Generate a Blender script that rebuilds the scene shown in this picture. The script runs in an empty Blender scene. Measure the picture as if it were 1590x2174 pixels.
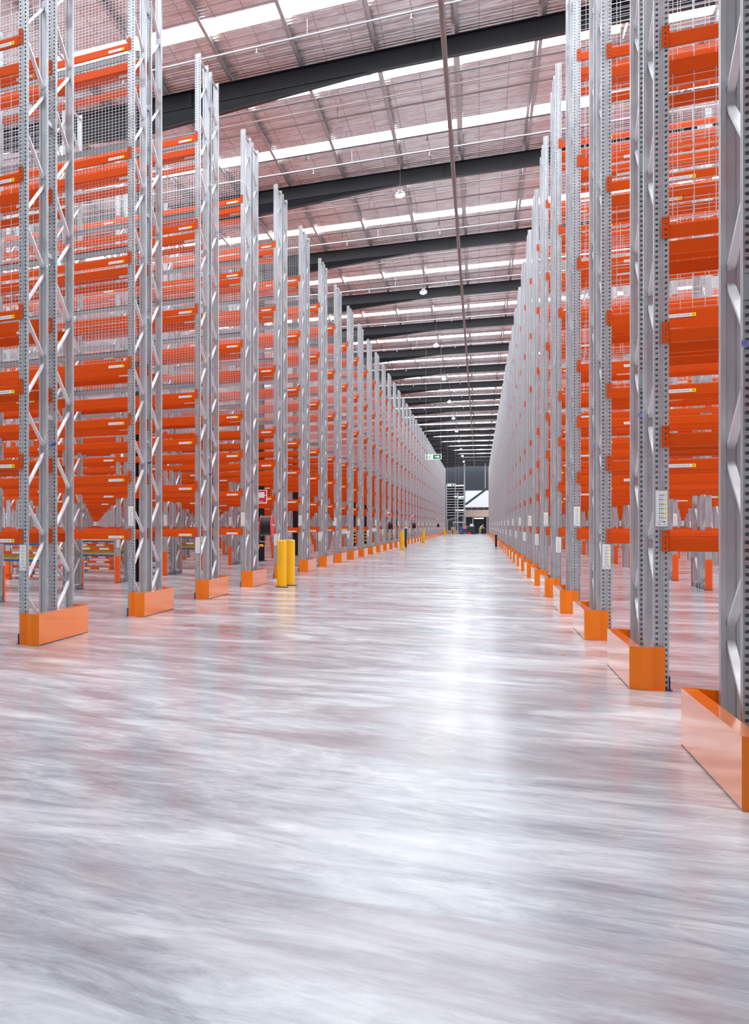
import bpy, math, random
from mathutils import Vector, Matrix
random.seed(7)
S = bpy.context.scene
C = S.collection

# ------------------------------------------------------------------ view
S.view_settings.view_transform = 'Standard'
S.view_settings.look = 'None'
S.view_settings.gamma = 1.0
S.view_settings.use_curve_mapping = False
S.view_settings.exposure = 0.26
S.cycles.use_denoising = True
S.cycles.max_bounces = 6
S.cycles.diffuse_bounces = 4
S.cycles.use_adaptive_sampling = True
S.cycles.adaptive_threshold = .06
S.cycles.glossy_bounces = 4
S.cycles.sample_clamp_indirect = 8.0
S.cycles.caustics_reflective = False
S.cycles.caustics_refractive = False

CAM_H = 1.53
THETA = math.atan2(1516.7, 2168.0)
cd = bpy.data.cameras.new('camera')
cam = bpy.data.objects.new('camera', cd)
C.objects.link(cam)
cam.location = (0, 0, CAM_H)
cam.rotation_euler = (math.pi / 2, 0, THETA)
cd.sensor_fit = 'HORIZONTAL'
cd.sensor_width = 36.0
cd.lens = 36.0 * 2168.0 / 1590.0
cd.shift_x = (795.0 + 500.0) / 1590.0
cd.shift_y = (1115.3 - 1087.0) / 1590.0
cd.clip_end = 600
S.camera = cam

# ------------------------------------------------------------------ materials
def mat(name, base=(.8, .8, .8), rough=.5, metal=0.0, emit=None, estr=0.0, coat=0.0, spec=.5):
    m = bpy.data.materials.new(name)
    m.use_nodes = True
    b = m.node_tree.nodes['Principled BSDF']
    b.inputs['Base Color'].default_value = (*base, 1)
    b.inputs['Roughness'].default_value = rough
    b.inputs['Metallic'].default_value = metal
    b.inputs['Specular IOR Level'].default_value = spec
    b.inputs['Coat Weight'].default_value = coat
    b.inputs['Coat Roughness'].default_value = .08
    if emit:
        b.inputs['Emission Color'].default_value = (*emit, 1)
        b.inputs['Emission Strength'].default_value = estr
    return m

def nodes(m):
    return m.node_tree.nodes, m.node_tree.links, m.node_tree.nodes['Principled BSDF']

def vary(m, scale, a, b, stretch=(1, 1, 1), rough=None, coord='Object'):
    n, l, p = nodes(m)
    tc = n.new('ShaderNodeTexCoord'); mp = n.new('ShaderNodeMapping')
    mp.inputs['Scale'].default_value = stretch
    nz = n.new('ShaderNodeTexNoise'); nz.inputs['Scale'].default_value = scale
    nz.inputs['Detail'].default_value = 5
    rp = n.new('ShaderNodeValToRGB')
    rp.color_ramp.elements[0].position = .35; rp.color_ramp.elements[1].position = .65
    rp.color_ramp.elements[0].color = (*a, 1); rp.color_ramp.elements[1].color = (*b, 1)
    l.new(tc.outputs[coord], mp.inputs['Vector']); l.new(mp.outputs['Vector'], nz.inputs['Vector'])
    l.new(nz.outputs['Fac'], rp.inputs['Fac']); l.new(rp.outputs['Color'], p.inputs['Base Color'])
    if rough:
        mr = n.new('ShaderNodeMapRange')
        mr.inputs['To Min'].default_value = rough[0]; mr.inputs['To Max'].default_value = rough[1]
        l.new(nz.outputs['Fac'], mr.inputs['Value']); l.new(mr.outputs['Result'], p.inputs['Roughness'])

M = {}
M['galv'] = mat('galvanised_steel', (.45, .46, .48), .36, .6)
vary(M['galv'], 14, (.47, .485, .51), (.53, .545, .57), (1, 1, .3), (.32, .42))
M['brace'] = mat('bright_zinc', (.74, .75, .77), .36, .5)
M['wire'] = mat('mesh_wire', (.68, .67, .69), .45, .35)
M['orange'] = mat('beam_orange_enamel', (.68, .071, .0012), .36, spec=.25)
M['guard'] = mat('guard_orange_enamel', (.93, .20, .0), .3, coat=1.0, spec=.1)
M['guard'].node_tree.nodes['Principled BSDF'].inputs['Coat IOR'].default_value = 1.36
M['postguard'] = mat('column_guard_orange', (.85, .11, .005), .35)
M['yellow'] = mat('bollard_yellow', (.96, .48, .0), .3, coat=.2)
M['blackpaint'] = mat('black_steel', (.012, .013, .016), .4)
M['rafter'] = mat('dark_roof_steel', (.006, .008, .013), .34, spec=.4)
M['purlin'] = mat('purlin_steel', (.6, .55, .54), .4, .7)
M['pipe'] = mat('pipe_steel', (.27, .265, .28), .55, .0)
M['pipebrown'] = mat('pipe_main', (.26, .19, .18), .5, .1)
M['navy'] = mat('navy_enamel', (.02, .03, .16), .4)
M['bluetie'] = mat('pale_blue_plastic', (.28, .28, .55), .5)
M['white'] = mat('label_white', (.86, .86, .87), .5)
M['lyellow'] = mat('label_yellow', (.95, .72, .0), .5)
M['ink'] = mat('label_ink', (.12, .12, .15), .6)
M['greyink'] = mat('label_grey_ink', (.42, .42, .46), .6)
M['black'] = mat('hose_black', (.008, .008, .009), .35)
M['red'] = mat('reel_red', (.75, .03, .06), .35)
M['signred'] = mat('sign_red', (.75, .015, .04), .4)
M['green'] = mat('exit_green', (.0, .22, .07), .4, emit=(0, .3, .1), estr=.12)
M['exitwhite'] = mat('exit_white', (.9, .95, .92), .4, emit=(.9, 1, .95), estr=.3)
M['brass'] = mat('brass', (.62, .48, .25), .35, .8)
M['roller'] = mat('roller_yellow', (.92, .72, .18), .45)
M['blueedge'] = mat('edge_blue', (.02, .09, .36), .4)
M['lamp'] = mat('lamp_glass', (1, 1, 1), .3, emit=(1.0, .93, .76), estr=45)
M['lampbody'] = mat('lamp_body', (.55, .55, .55), .4, .5)
M['sky'] = mat('rooflight_sheet', (.9, .9, .9), .5, emit=(.87, .945, 1.0), estr=14.0)
M['tube'] = mat('tube_light', (1, 1, 1), .4, emit=(1, .98, .94), estr=4)
M['wallpale'] = mat('pale_panel', (.62, .62, .64), .6)
M['walldark'] = mat('dark_panel', (.03, .035, .045), .5)
M['wallwhite'] = mat('white_panel', (.82, .83, .85), .5)
M['tan'] = mat('tan_board', (.62, .47, .38), .6)
M['carton'] = mat('carton_brown', (.42, .29, .17), .7)
M['tableTop'] = mat('grey_top', (.45, .47, .48), .5)
M['skin'] = mat('skin', (.55, .33, .24), .5)
M['hair'] = mat('dark_hair', (.03, .02, .015), .5)
M['vest'] = mat('orange_red_vest', (.85, .09, .04), .6)
M['lime'] = mat('lime_vest', (.35, .75, .05), .6)
M['bluecloth'] = mat('navy_cloth', (.02, .05, .18), .7)
M['khaki'] = mat('khaki_cloth', (.28, .26, .16), .7)
M['blueplastic'] = mat('blue_plastic', (.06, .12, .35), .45)
M['shelfgrey'] = mat('shelf_grey', (.30, .34, .36), .5, .3)

# floor: polished concrete, cloudy with directional trowel streaks
def floor_material():
    m = mat('polished_concrete', (.6, .6, .6), .2, spec=.30)
    n, l, p = nodes(m)
    tc = n.new('ShaderNodeTexCoord')
    def noise(scale, stretch, detail=6, dist=0.0, rot=0.0, rough=.6):
        mp = n.new('ShaderNodeMapping'); mp.inputs['Scale'].default_value = stretch
        mp.inputs['Rotation'].default_value = (0, 0, rot)
        z = n.new('ShaderNodeTexNoise'); z.inputs['Scale'].default_value = scale
        z.inputs['Detail'].default_value = detail; z.inputs['Distortion'].default_value = dist
        z.inputs['Roughness'].default_value = rough
        l.new(tc.outputs['Object'], mp.inputs['Vector']); l.new(mp.outputs['Vector'], z.inputs['Vector'])
        return z.outputs['Fac']
    def ramp(src, stops):
        r = n.new('ShaderNodeValToRGB'); e = r.color_ramp.elements
        while len(e) < len(stops): e.new(.5)
        for i, (pos, col) in enumerate(stops):
            e[i].position = pos; e[i].color = (*col, 1)
        l.new(src, r.inputs['Fac']); return r.outputs['Color']
    def mix(a, b, fac, mode='MIX'):
        x = n.new('ShaderNodeMix'); x.data_type = 'RGBA'; x.blend_type = mode
        if isinstance(fac, float): x.inputs[0].default_value = fac
        else: l.new(fac, x.inputs[0])
        l.new(a, x.inputs[6]); l.new(b, x.inputs[7]); return x.outputs[2]
    big = noise(.30, (.75, 1.0, 1), 7, 2.2, .25, .55)
    cloud = noise(.75, (.62, 1.15, 1), 12, 1.8, .2, .66)
    fine = noise(3.4, (.55, 1.5, 1), 12, 1.0, .12, .8)
    patch = noise(.42, (.6, 1.2, 1), 8, 1.6, -.1, .6)
    swirl = noise(.45, (.5, 1, 1), 2, 1.2, .5, .4)
    base = ramp(big, [(.36, (.24, .255, .29)), (.47, (.42, .435, .47)), (.58, (.68, .70, .73))])
    st = ramp(cloud, [(.38, (.21, .21, .25)), (.49, (.44, .45, .48)), (.58, (.82, .83, .85))])
    fi = ramp(fine, [(.40, (.22, .22, .26)), (.60, (.82, .82, .84))])
    c1 = mix(base, st, .48)
    c2 = mix(c1, fi, .30)
    pm = ramp(patch, [(.49, (0, 0, 0)), (.60, (.55, .55, .55))])
    brown = n.new('ShaderNodeRGB'); brown.outputs[0].default_value = (.27, .205, .22, 1)
    c3 = mix(c2, brown.outputs[0], pm)
    # thin curling trowel and tyre scuffs
    sb = n.new('ShaderNodeMath'); sb.operation = 'SUBTRACT'; sb.inputs[1].default_value = .5; l.new(swirl, sb.inputs[0])
    ab = n.new('ShaderNodeMath'); ab.operation = 'ABSOLUTE'; l.new(sb.outputs[0], ab.inputs[0])
    scuff = ramp(ab.outputs[0], [(0.0, (.16, .16, .16)), (.003, (.05, .05, .05)), (.006, (0, 0, 0))])
    pale = n.new('ShaderNodeRGB'); pale.outputs[0].default_value = (.80, .80, .80, 1)
    c4 = mix(c3, pale.outputs[0], scuff)
    l.new(c4, p.inputs['Base Color'])
    mr = n.new('ShaderNodeMapRange')
    mr.inputs['From Min'].default_value = .3; mr.inputs['From Max'].default_value = .7
    mr.inputs['To Min'].default_value = .09; mr.inputs['To Max'].default_value = .27
    l.new(cloud, mr.inputs['Value']); l.new(mr.outputs['Result'], p.inputs['Roughness'])
    bp = n.new('ShaderNodeBump'); bp.inputs['Strength'].default_value = .03; bp.inputs['Distance'].default_value = .01
    l.new(fine, bp.inputs['Height']); l.new(bp.outputs['Normal'], p.inputs['Normal'])
    return m
M['floor'] = floor_material()

# ceiling: wrinkled reflective foil blanket, ribbed along the sheet direction
def foil_material():
    m = mat('foil_insulation', (.78, .69, .68), .26, .6)
    n, l, p = nodes(m)
    tc = n.new('ShaderNodeTexCoord')
    w = n.new('ShaderNodeTexWave'); w.wave_type = 'BANDS'; w.bands_direction = 'Y'
    w.inputs['Scale'].default_value = 2.2; w.inputs['Distortion'].default_value = 1.2
    w.inputs['Detail'].default_value = 2; w.inputs['Detail Scale'].default_value = 1.5
    z = n.new('ShaderNodeTexNoise'); z.inputs['Scale'].default_value = 2.4; z.inputs['Detail'].default_value = 6
    z.inputs['Distortion'].default_value = 1.0
    bk = n.new('ShaderNodeTexBrick')
    bk.inputs['Scale'].default_value = 1.0; bk.inputs['Mortar Size'].default_value = .012
    bk.inputs['Brick Width'].default_value = .62; bk.inputs['Row Height'].default_value = .5
    bk.offset = 0.0
    bk.inputs['Color1'].default_value = (1, 1, 1, 1); bk.inputs['Color2'].default_value = (.93, .93, .93, 1)
    bk.inputs['Mortar'].default_value = (.62, .62, .62, 1)
    for t in (w, z, bk):
        l.new(tc.outputs['Object'], t.inputs['Vector'])
    ad = n.new('ShaderNodeMath'); ad.operation = 'MULTIPLY_ADD'; ad.inputs[1].default_value = .12
    l.new(w.outputs['Fac'], ad.inputs[0]); l.new(z.outputs['Fac'], ad.inputs[2])
    bp = n.new('ShaderNodeBump'); bp.inputs['Strength'].default_value = .6; bp.inputs['Distance'].default_value = .06
    l.new(ad.outputs['Value'], bp.inputs['Height']); l.new(bp.outputs['Normal'], p.inputs['Normal'])
    rp = n.new('ShaderNodeValToRGB')
    rp.color_ramp.elements[0].position = .35; rp.color_ramp.elements[0].color = (.86, .72, .69, 1)
    rp.color_ramp.elements[1].position = .62; rp.color_ramp.elements[1].color = (1, .95, .94, 1)
    l.new(z.outputs['Fac'], rp.inputs['Fac'])
    mx = n.new('ShaderNodeMix'); mx.data_type = 'RGBA'; mx.blend_type = 'MULTIPLY'; mx.inputs[0].default_value = 1
    l.new(rp.outputs['Color'], mx.inputs[6]); l.new(bk.outputs['Color'], mx.inputs[7])
    l.new(mx.outputs[2], p.inputs['Base Color'])
    return m
M['foil'] = foil_material()

# ------------------------------------------------------------------ mesh building
class MB:
    def __init__(self):
        self.v = []; self.f = []; self.m = []; self.mats = []
    def mi(self, m):
        if m not in self.mats: self.mats.append(m)
        return self.mats.index(m)
    def quad(self, a, b, c, d, m):
        i = len(self.v); self.v += [a, b, c, d]; self.f.append((i, i+1, i+2, i+3)); self.m.append(self.mi(m))
    def box(self, x0, x1, y0, y1, z0, z1, m):
        i = len(self.v)
        self.v += [(x0,y0,z0),(x1,y0,z0),(x1,y1,z0),(x0,y1,z0),(x0,y0,z1),(x1,y0,z1),(x1,y1,z1),(x0,y1,z1)]
        for q in ((0,3,2,1),(4,5,6,7),(0,1,5,4),(1,2,6,5),(2,3,7,6),(3,0,4,7)):
            self.f.append(tuple(i+k for k in q)); self.m.append(self.mi(m))
    def bar(self, p, q, w, t, m, up=(1, 0, 0)):
        p = Vector(p); q = Vector(q); d = (q-p).normalized(); u = Vector(up)
        u = (u - d*u.dot(d)).normalized(); s = d.cross(u)
        i = len(self.v)
        for e in (p, q):
            for a, b in ((-1,-1),(1,-1),(1,1),(-1,1)):
                self.v.append(tuple(e + u*(a*w/2) + s*(b*t/2)))
        for k in ((0,1,5,4),(1,2,6,5),(2,3,7,6),(3,0,4,7),(3,2,1,0),(4,5,6,7)):
            self.f.append(tuple(i+j for j in k)); self.m.append(self.mi(m))
    def tube(self, p, q, r, m, n=10, r2=None, caps=True):
        p = Vector(p); q = Vector(q); d = (q-p).normalized()
        a = Vector((0,0,1)) if abs(d.z) < .9 else Vector((1,0,0))
        u = d.cross(a).normalized(); s = d.cross(u); r2 = r if r2 is None else r2
        i = len(self.v)
        for e, rr in ((p, r), (q, r2)):
            for k in range(n):
                t = 2*math.pi*k/n
                self.v.append(tuple(e + u*(math.cos(t)*rr) + s*(math.sin(t)*rr)))
        for k in range(n):
            self.f.append((i+k, i+(k+1)%n, i+n+(k+1)%n, i+n+k)); self.m.append(self.mi(m))
        if caps:
            self.f.append(tuple(i+k for k in reversed(range(n)))); self.m.append(self.mi(m))
            self.f.append(tuple(i+n+k for k in range(n))); self.m.append(self.mi(m))
    def prism(self, pts, z0, z1, m):
        n = len(pts); i = len(self.v)
        self.v += [(x, y, z0) for x, y in pts] + [(x, y, z1) for x, y in pts]
        for k in range(n):
            self.f.append((i+k, i+(k+1)%n, i+n+(k+1)%n, i+n+k)); self.m.append(self.mi(m))
        self.f.append(tuple(i+k for k in reversed(range(n)))); self.m.append(self.mi(m))
        self.f.append(tuple(i+n+k for k in range(n))); self.m.append(self.mi(m))
    def extrude_x(self, prof, x0, x1, m):           # prof: (y, z)
        n = len(prof); i = len(self.v)
        self.v += [(x0, y, z) for y, z in prof] + [(x1, y, z) for y, z in prof]
        for k in range(n):
            self.f.append((i+k, i+(k+1)%n, i+n+(k+1)%n, i+n+k)); self.m.append(self.mi(m))
        self.f.append(tuple(i+k for k in reversed(range(n)))); self.m.append(self.mi(m))
        self.f.append(tuple(i+n+k for k in range(n))); self.m.append(self.mi(m))
    def ring(self, c, axis, R, r, m, n=20, k=8):
        c = Vector(c); ax = Vector(axis).normalized()
        a = Vector((0,0,1)) if abs(ax.z) < .9 else Vector((1,0,0))
        u = ax.cross(a).normalized(); s = ax.cross(u); i = len(self.v)
        for j in range(n):
            t = 2*math.pi*j/n; d = u*math.cos(t) + s*math.sin(t)
            for q in range(k):
                w = 2*math.pi*q/k
                self.v.append(tuple(c + d*(R + r*math.cos(w)) + ax*(r*math.sin(w))))
        for j in range(n):
            for q in range(k):
                self.f.append((i+j*k+q, i+((j+1)%n)*k+q, i+((j+1)%n)*k+(q+1)%k, i+j*k+(q+1)%k)); self.m.append(self.mi(m))
    def data(self, name):
        me = bpy.data.meshes.new(name)
        me.from_pydata(self.v, [], self.f)
        for m in self.mats: me.materials.append(M[m])
        me.polygons.foreach_set('material_index', self.m)
        me.update()
        return me

def put(name, me, loc=(0, 0, 0), parent=None, rz=0.0):
    o = bpy.data.objects.new(name, me); C.objects.link(o)
    o.location = loc
    if rz: o.rotation_euler = (0, 0, rz)
    if parent: o.parent = parent
    return o
def tag(o, label, cat, group=None):
    o['label'] = label; o['category'] = cat
    if group: o['group'] = group
    return o
def thing(name, label, cat, loc=(0, 0, 0), group=None, rz=0.0):
    o = bpy.data.objects.new(name, None); C.objects.link(o)
    o.location = loc; o.rotation_euler = (0, 0, rz); o.empty_display_size = .2
    return tag(o, label, cat, group)
def struct(name, me, loc=(0, 0, 0)):
    o = put(name, me, loc); o['kind'] = 'structure'; return o

ORD = ('zeroth first second third fourth fifth sixth seventh eighth ninth tenth eleventh twelfth thirteenth fourteenth fifteenth '
       'sixteenth seventeenth eighteenth nineteenth twentieth').split()
TENS = {20: 'twenty', 30: 'thirty', 40: 'forty', 50: 'fifty', 60: 'sixty'}
def ordinal(n):
    if n <= 20: return ORD[n]
    t = n//10*10
    return {30: 'thirtieth', 40: 'fortieth', 50: 'fiftieth', 60: 'sixtieth'}[t] if n == t else TENS[t] + '-' + ORD[n - t]

# ------------------------------------------------------------------ setting
b = MB(); b.box(-80, 50, -14, 275, -.3, 0, 'floor'); struct('floor', b.data('floor'))

ROOF_S = -.02
def roof(x): return 13.08 + ROOF_S*(x + .66)
PITCH = 9.96
RAFT0 = 28.55
SKY_Y = [RAFT0 + 1.95 + 4.98*k for k in range(-5, 46)]
SKY_W = .84
XL, XR = -80.0, 50.0
b = MB()
ys = [-14.0]
for y in SKY_Y: ys += [y - SKY_W/2, y + SKY_W/2]
ys.append(275.0)
def strip(y0, y1, d0, d1):
    b.quad((XL, y0, roof(XL) + d0), (XL, y1, roof(XL) + d1), (XR, y1, roof(XR) + d1), (XR, y0, roof(XR) + d0), 'foil')
for i in range(0, len(ys), 2):      # foil blanket lying between the ribs of the sheeting, between the rooflights
    y0, y1 = ys[i], ys[i+1]
    n = max(1, round((y1 - y0)/.165)); q = (y1 - y0)/n
    for k in range(n):
        a = y0 + q*k
        strip(a, a + q*.18, 0, .034); strip(a + q*.18, a + q*.34, .034, .034); strip(a + q*.34, a + q*.5, .034, -.004)
        strip(a + q*.5, a + q*.75, -.004, -.012); strip(a + q*.75, a + q, -.012, 0)
struct('ceiling', b.data('ceiling'))
for i, y in enumerate(SKY_Y):
    b = MB()
    b.quad((XL, y-SKY_W/2, roof(XL)), (XL, y+SKY_W/2, roof(XL)), (XR, y+SKY_W/2, roof(XR)), (XR, y-SKY_W/2, roof(XR)), 'sky')
    struct('window_%d' % (i+1), b.data('rooflight'))
b = MB(); b.box(XL-.3, XL, -14, 275, 0, 15, 'wallpale'); struct('wall_left', b.data('wall_left'))
b = MB(); b.box(XR, XR+.3, -14, 275, 0, 15, 'wallpale'); struct('wall_right', b.data('wall_right'))
b = MB(); b.box(XL, XR, 262, 262.3, 0, 6.5, 'shelfgrey'); b.box(XL, XR, 261.9, 262.3, 6.5, 15, 'walldark'); struct('wall_far', b.data('wall_far'))

# purlins: lipped channels along the aisle direction
b = MB()
b.box(-.004, .004, -12, 262, -.2, 0, 'purlin'); b.box(0, .07, -12, 262, -.2, -.194, 'purlin'); b.box(-.07, 0, -12, 262, -.006, 0, 'purlin')
b.box(.066, .07, -12, 262, -.2, -.18, 'purlin')
PUR = b.data('purlin')
px = [-.45 + 1.6*k for k in range(-20, 14)]
order = sorted(px)
for i, x in enumerate(order):
    o = put('roof_purlin', PUR, (x, 0, roof(x) - .002))
    tag(o, 'thin galvanised roof purlin running lengthwise under the foil roof, %s counted from the left' % ordinal(i+1), 'roof purlin', 'roof purlins')

# ------------------------------------------------------------------ roof beams and columns
COLX = [-7.72 - 30.5, -7.72, -7.72 + 30.5]
def rafter_mesh():
    b = MB()
    def depth(x):
        d = min(abs(x - c) for c in COLX)
        return .45 + max(0.0, (5.6 - d)/5.6)*.48
    xs = sorted(set([-70, -60, -50, -30, -20, 10, 16, 30, 40] + [c + e for c in COLX for e in (-5.6, 0, 5.6)]))
    for x0, x1 in zip(xs, xs[1:]):
        t0, t1 = roof(x0) - .205, roof(x1) - .205
        d0, d1 = depth(x0), depth(x1)
        w = .1
        def seg(za0, zb0, za1, zb1, hw):     # slab between lower za and upper zb
            i = len(b.v)
            b.v += [(x0,-hw,za0),(x1,-hw,za1),(x1,hw,za1),(x0,hw,za0),(x0,-hw,zb0),(x1,-hw,zb1),(x1,hw,zb1),(x0,hw,zb0)]
            for q in ((0,3,2,1),(4,5,6,7),(0,1,5,4),(1,2,6,5),(2,3,7,6),(3,0,4,7)):
                b.f.append(tuple(i+k for k in q)); b.m.append(b.mi('rafter'))
        seg(t0-.014, t0, t1-.014, t1, w)                       # top flange
        seg(t0-d0, t0-.014, t1-d1, t1-.014, .006)              # web
        seg(t0-d0-.014, t0-d0, t1-d1-.014, t1-d1, w)           # bottom flange
        if d0 > .451 or d1 > .451:                             # haunch: tapered box below the straight flange, sides battered inwards
            seg(t0-.464, t0-.45, t1-.464, t1-.45, .14)
            i = len(b.v); e0, e1 = max(d0, .47), max(d1, .47)
            b.v += [(x0,-.01,t0-e0),(x1,-.01,t1-e1),(x1,.01,t1-e1),(x0,.01,t0-e0),(x0,-.10,t0-.464),(x1,-.10,t1-.464),(x1,.10,t1-.464),(x0,.10,t0-.464)]
            for q in ((0,3,2,1),(4,5,6,7),(0,1,5,4),(1,2,6,5),(2,3,7,6),(3,0,4,7)):
                b.f.append(tuple(i+k for k in q)); b.m.append(b.mi('rafter'))
    return b.data('roof_beam')
RAF = rafter_mesh()
bst = MB(); bst.box(-.006, .006, -.1, .1, -.44, -.016, 'rafter')
STIFF = bst.data('stiffener')
bcol = MB()
bcol.box(-.12, .12, -.125, -.111, 0, 12.3, 'blackpaint'); bcol.box(-.12, .12, .111, .125, 0, 12.3, 'blackpaint'); bcol.box(-.008, .008, -.111, .111, 0, 12.3, 'blackpaint')
bcol.box(-.19, .19, -.19, .19, 0, .025, 'blackpaint')
COLM = bcol.data('column_shaft')
bg = MB()
for i in range(9):
    bg.box(-.14, .14, -.145, .145, .1 + i*.13, .1 + (i+1)*.13, 'yellow' if i % 2 else 'black')
STRIPE = bg.data('striped_guard')
for k in range(0, 23):
    y = RAFT0 + PITCH*k
    r = thing('roof_beam', 'black steel roof beam spanning the hall under the foil roof, %s one from the camera' % ordinal(k+1), 'roof beam', (0, y, 0), 'black roof beams')
    put('beam_web', RAF, (0, 0, 0), r)
    for x in (-6.2, -.9, 4.4):
        put('stiffener', STIFF, (x, 0, roof(x) - .205), r)
    c = thing('steel_column', 'black steel column standing inside the left racks under the %s roof beam' % ordinal(k+1), 'column', (COLX[1], y, 0), 'black building columns')
    put('shaft', COLM, (0, 0, 0), c)
    if k >= 6:
        s = put('striped_guard', STRIPE, (0, 0, 0), c); s['label'] = 'yellow and black striped column guard'

# ------------------------------------------------------------------ pipes under the roof
b = MB(); b.tube((-.62, -10, 11.98), (-.62, 258, 11.98), .05, 'pipebrown', 12)
o = put('sprinkler_main', b.data('sprinkler_main')); tag(o, 'long brown sprinkler main pipe running lengthwise below the roof beams', 'pipe')
def branch(y, dz, r, m, heads=True):
    b = MB()
    n = 12
    x0, x1 = -60.0, 40.0
    b.tube((x0, y, roof(x0) + dz), (x1, y, roof(x1) + dz), r, m, 8)
    if heads:
        for q in range(30):
            x = -50 + 3.05*q
            b.tube((x, y, roof(x) + dz), (x, y, roof(x) + dz - .14), .012, m, 6)
            b.tube((x, y, roof(x) + dz - .14), (x, y, roof(x) + dz - .16), .035, m, 6)
    for q in range(14):
        x = -52 + 6.1*q
        b.tube((x, y, roof(x) + dz), (x, y, roof(x) - .004), .007, m, 5)
    return b.data('pipe')
kk = 0
for k in range(0, 12):
    for off, dz, r, m in ((-2.45, -.46, .026, 'pipe'), (1.65, -.44, .018, 'pipe'), (2.75, -.34, .02, 'pipebrown'), (3.6, -.36, .024, 'pipebrown'), (5.9, -.5, .022, 'pipe')):
        kk += 1
        o = put('sprinkler_branch_pipe', branch(RAFT0 + PITCH*k + off, dz, r, m, off in (-2.45, 5.9)))
        tag(o, '%s sprinkler pipe crossing under the foil roof, %s crossing pipe from the camera' % ('thin pale' if m == 'pipe' else 'thin brownish', ordinal(kk)), 'pipe', 'sprinkler branch pipes')

# ------------------------------------------------------------------ rack components
HT = 11.38
PW, PD = .105, .072
LV = [1.385, 2.352, 3.315, 4.285, 6.055, 7.825, 9.655]
BAY = 3.05
A1, A2, B1, B2 = .075, .872, 1.16, 1.935     # outer faces: A1,B1 face the camera; A2,B2 face away

def post_mesh(holes):
    b = MB(); h = PW/2
    hw, hh, p = .0095, .011, .05
    cols = (-.033, .033)
    g = 'galv'
    def plate(fn, w0, w1, hc):
        edges = [w0]
        for c in hc: edges += [c-hw, c+hw]
        edges.append(w1)
        for i in range(0, len(edges), 2):
            b.quad(fn(edges[i], 0), fn(edges[i+1], 0), fn(edges[i+1], HT), fn(edges[i], HT), g)
        for c in hc:
            z = 0.0; k = 0
            while z < HT - .001:
                zc = p*k + .025
                b.quad(fn(c-hw, z), fn(c+hw, z), fn(c+hw, min(zc-hh, HT)), fn(c-hw, min(zc-hh, HT)), g)
                z = zc + hh; k += 1
    front = lambda u, z: (u, 0, z)
    rib = .004
    if holes:
        plate(front, -h, -.014, (-.033,)); plate(front, .014, h, (.033,))
    else:
        b.quad((-h,0,0), (-.014,0,0), (-.014,0,HT), (-h,0,HT), g); b.quad((.014,0,0), (h,0,0), (h,0,HT), (.014,0,HT), g)
    # shallow central groove
    b.quad((-.014,0,0), (-.010,.006,0), (-.010,.006,HT), (-.014,0,HT), g)
    b.quad((-.010,.006,0), (.010,.006,0), (.010,.006,HT), (-.010,.006,HT), g)
    b.quad((.010,.006,0), (.014,0,0), (.014,0,HT), (.010,.006,HT), g)
    for s in (-1, 1):
        hi = h - .007                                   # swaged recess along each side web carries the bolt slots
        for (ua, xa), (ub, xb) in zip(((0, h), (.018, h), (.024, hi)), ((.018, h), (.024, hi), (.024, hi))):
            if ua != ub: b.quad((s*xa,ua,0), (s*xb,ub,0), (s*xb,ub,HT), (s*xa,ua,HT), g)
        if holes:
            plate(lambda u, z, s=s: (s*hi, u, z), .024, .052, (.038,))
        else:
            b.quad((s*hi,.024,0), (s*hi,.052,0), (s*hi,.052,HT), (s*hi,.024,HT), g)
        b.quad((s*hi,.052,0), (s*h,.058,0), (s*h,.058,HT), (s*hi,.052,HT), g)
        b.quad((s*h,.058,0), (s*h,PD,0), (s*h,PD,HT), (s*h,.058,HT), g)
        b.quad((s*h,PD,0), (s*(h-.026),PD,0), (s*(h-.026),PD,HT), (s*h,PD,HT), g)
        b.quad((s*(h-.026),PD,0), (s*(h-.026),PD-.014,0), (s*(h-.026),PD-.014,HT), (s*(h-.026),PD,HT), g)
    b.quad((-h+.002,PD-.016,0), (h-.002,PD-.016,0), (h-.002,PD-.016,HT), (-h+.002,PD-.016,HT), g)   # back plate added to shut out light so the slots look dark
    return b.data('upright')
POST = post_mesh(True); POSTS = post_mesh(False)

b = MB(); b.box(-.075, .075, -.028, PD+.03, 0, .008, 'navy'); b.box(-.0605, -.0545, -.02, PD, .008, .13, 'navy'); b.box(.0545, .0605, -.02, PD, .008, .13, 'navy')
for q in (-.066, .066): b.tube((q, .09, .008), (q, .09, .03), .008, 'galv', 6)
BASEP = b.data('base_plate')

def brace_mesh(y0, y1, zfront, zrear):
    b = MB(); P = 1.2
    ya, yb = y0 + .045, y1 - .045
    z = []
    k = 0
    while True:
        a = zfront + P*k; c = zrear + P*k
        if min(a, c) > HT - .15: break
        z += [(a, ya), (c, yb)]; k += 1
    z.sort()
    z = [q for q in z if q[0] < HT - .1]
    b.bar((0, ya, .12), (0, yb, .12), .042, .022, 'brace')
    for (za, pa), (zb, pb) in zip(z, z[1:]):
        s = 1 if zb > za else -1
        b.bar((0, pa, za + .05), (0, pb, zb - .05), .042, .026, 'brace')
        b.tube((-.045, pb, zb), (.045, pb, zb), .007, 'brace', 6)
    b.bar((0, ya, HT - .08), (0, yb, HT - .08), .042, .026, 'brace')
    return b.data('bracing')
BRA = brace_mesh(A1, A2, .72, .15 + 0.0)
BRB = brace_mesh(B1, B2, .20, .80)

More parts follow.
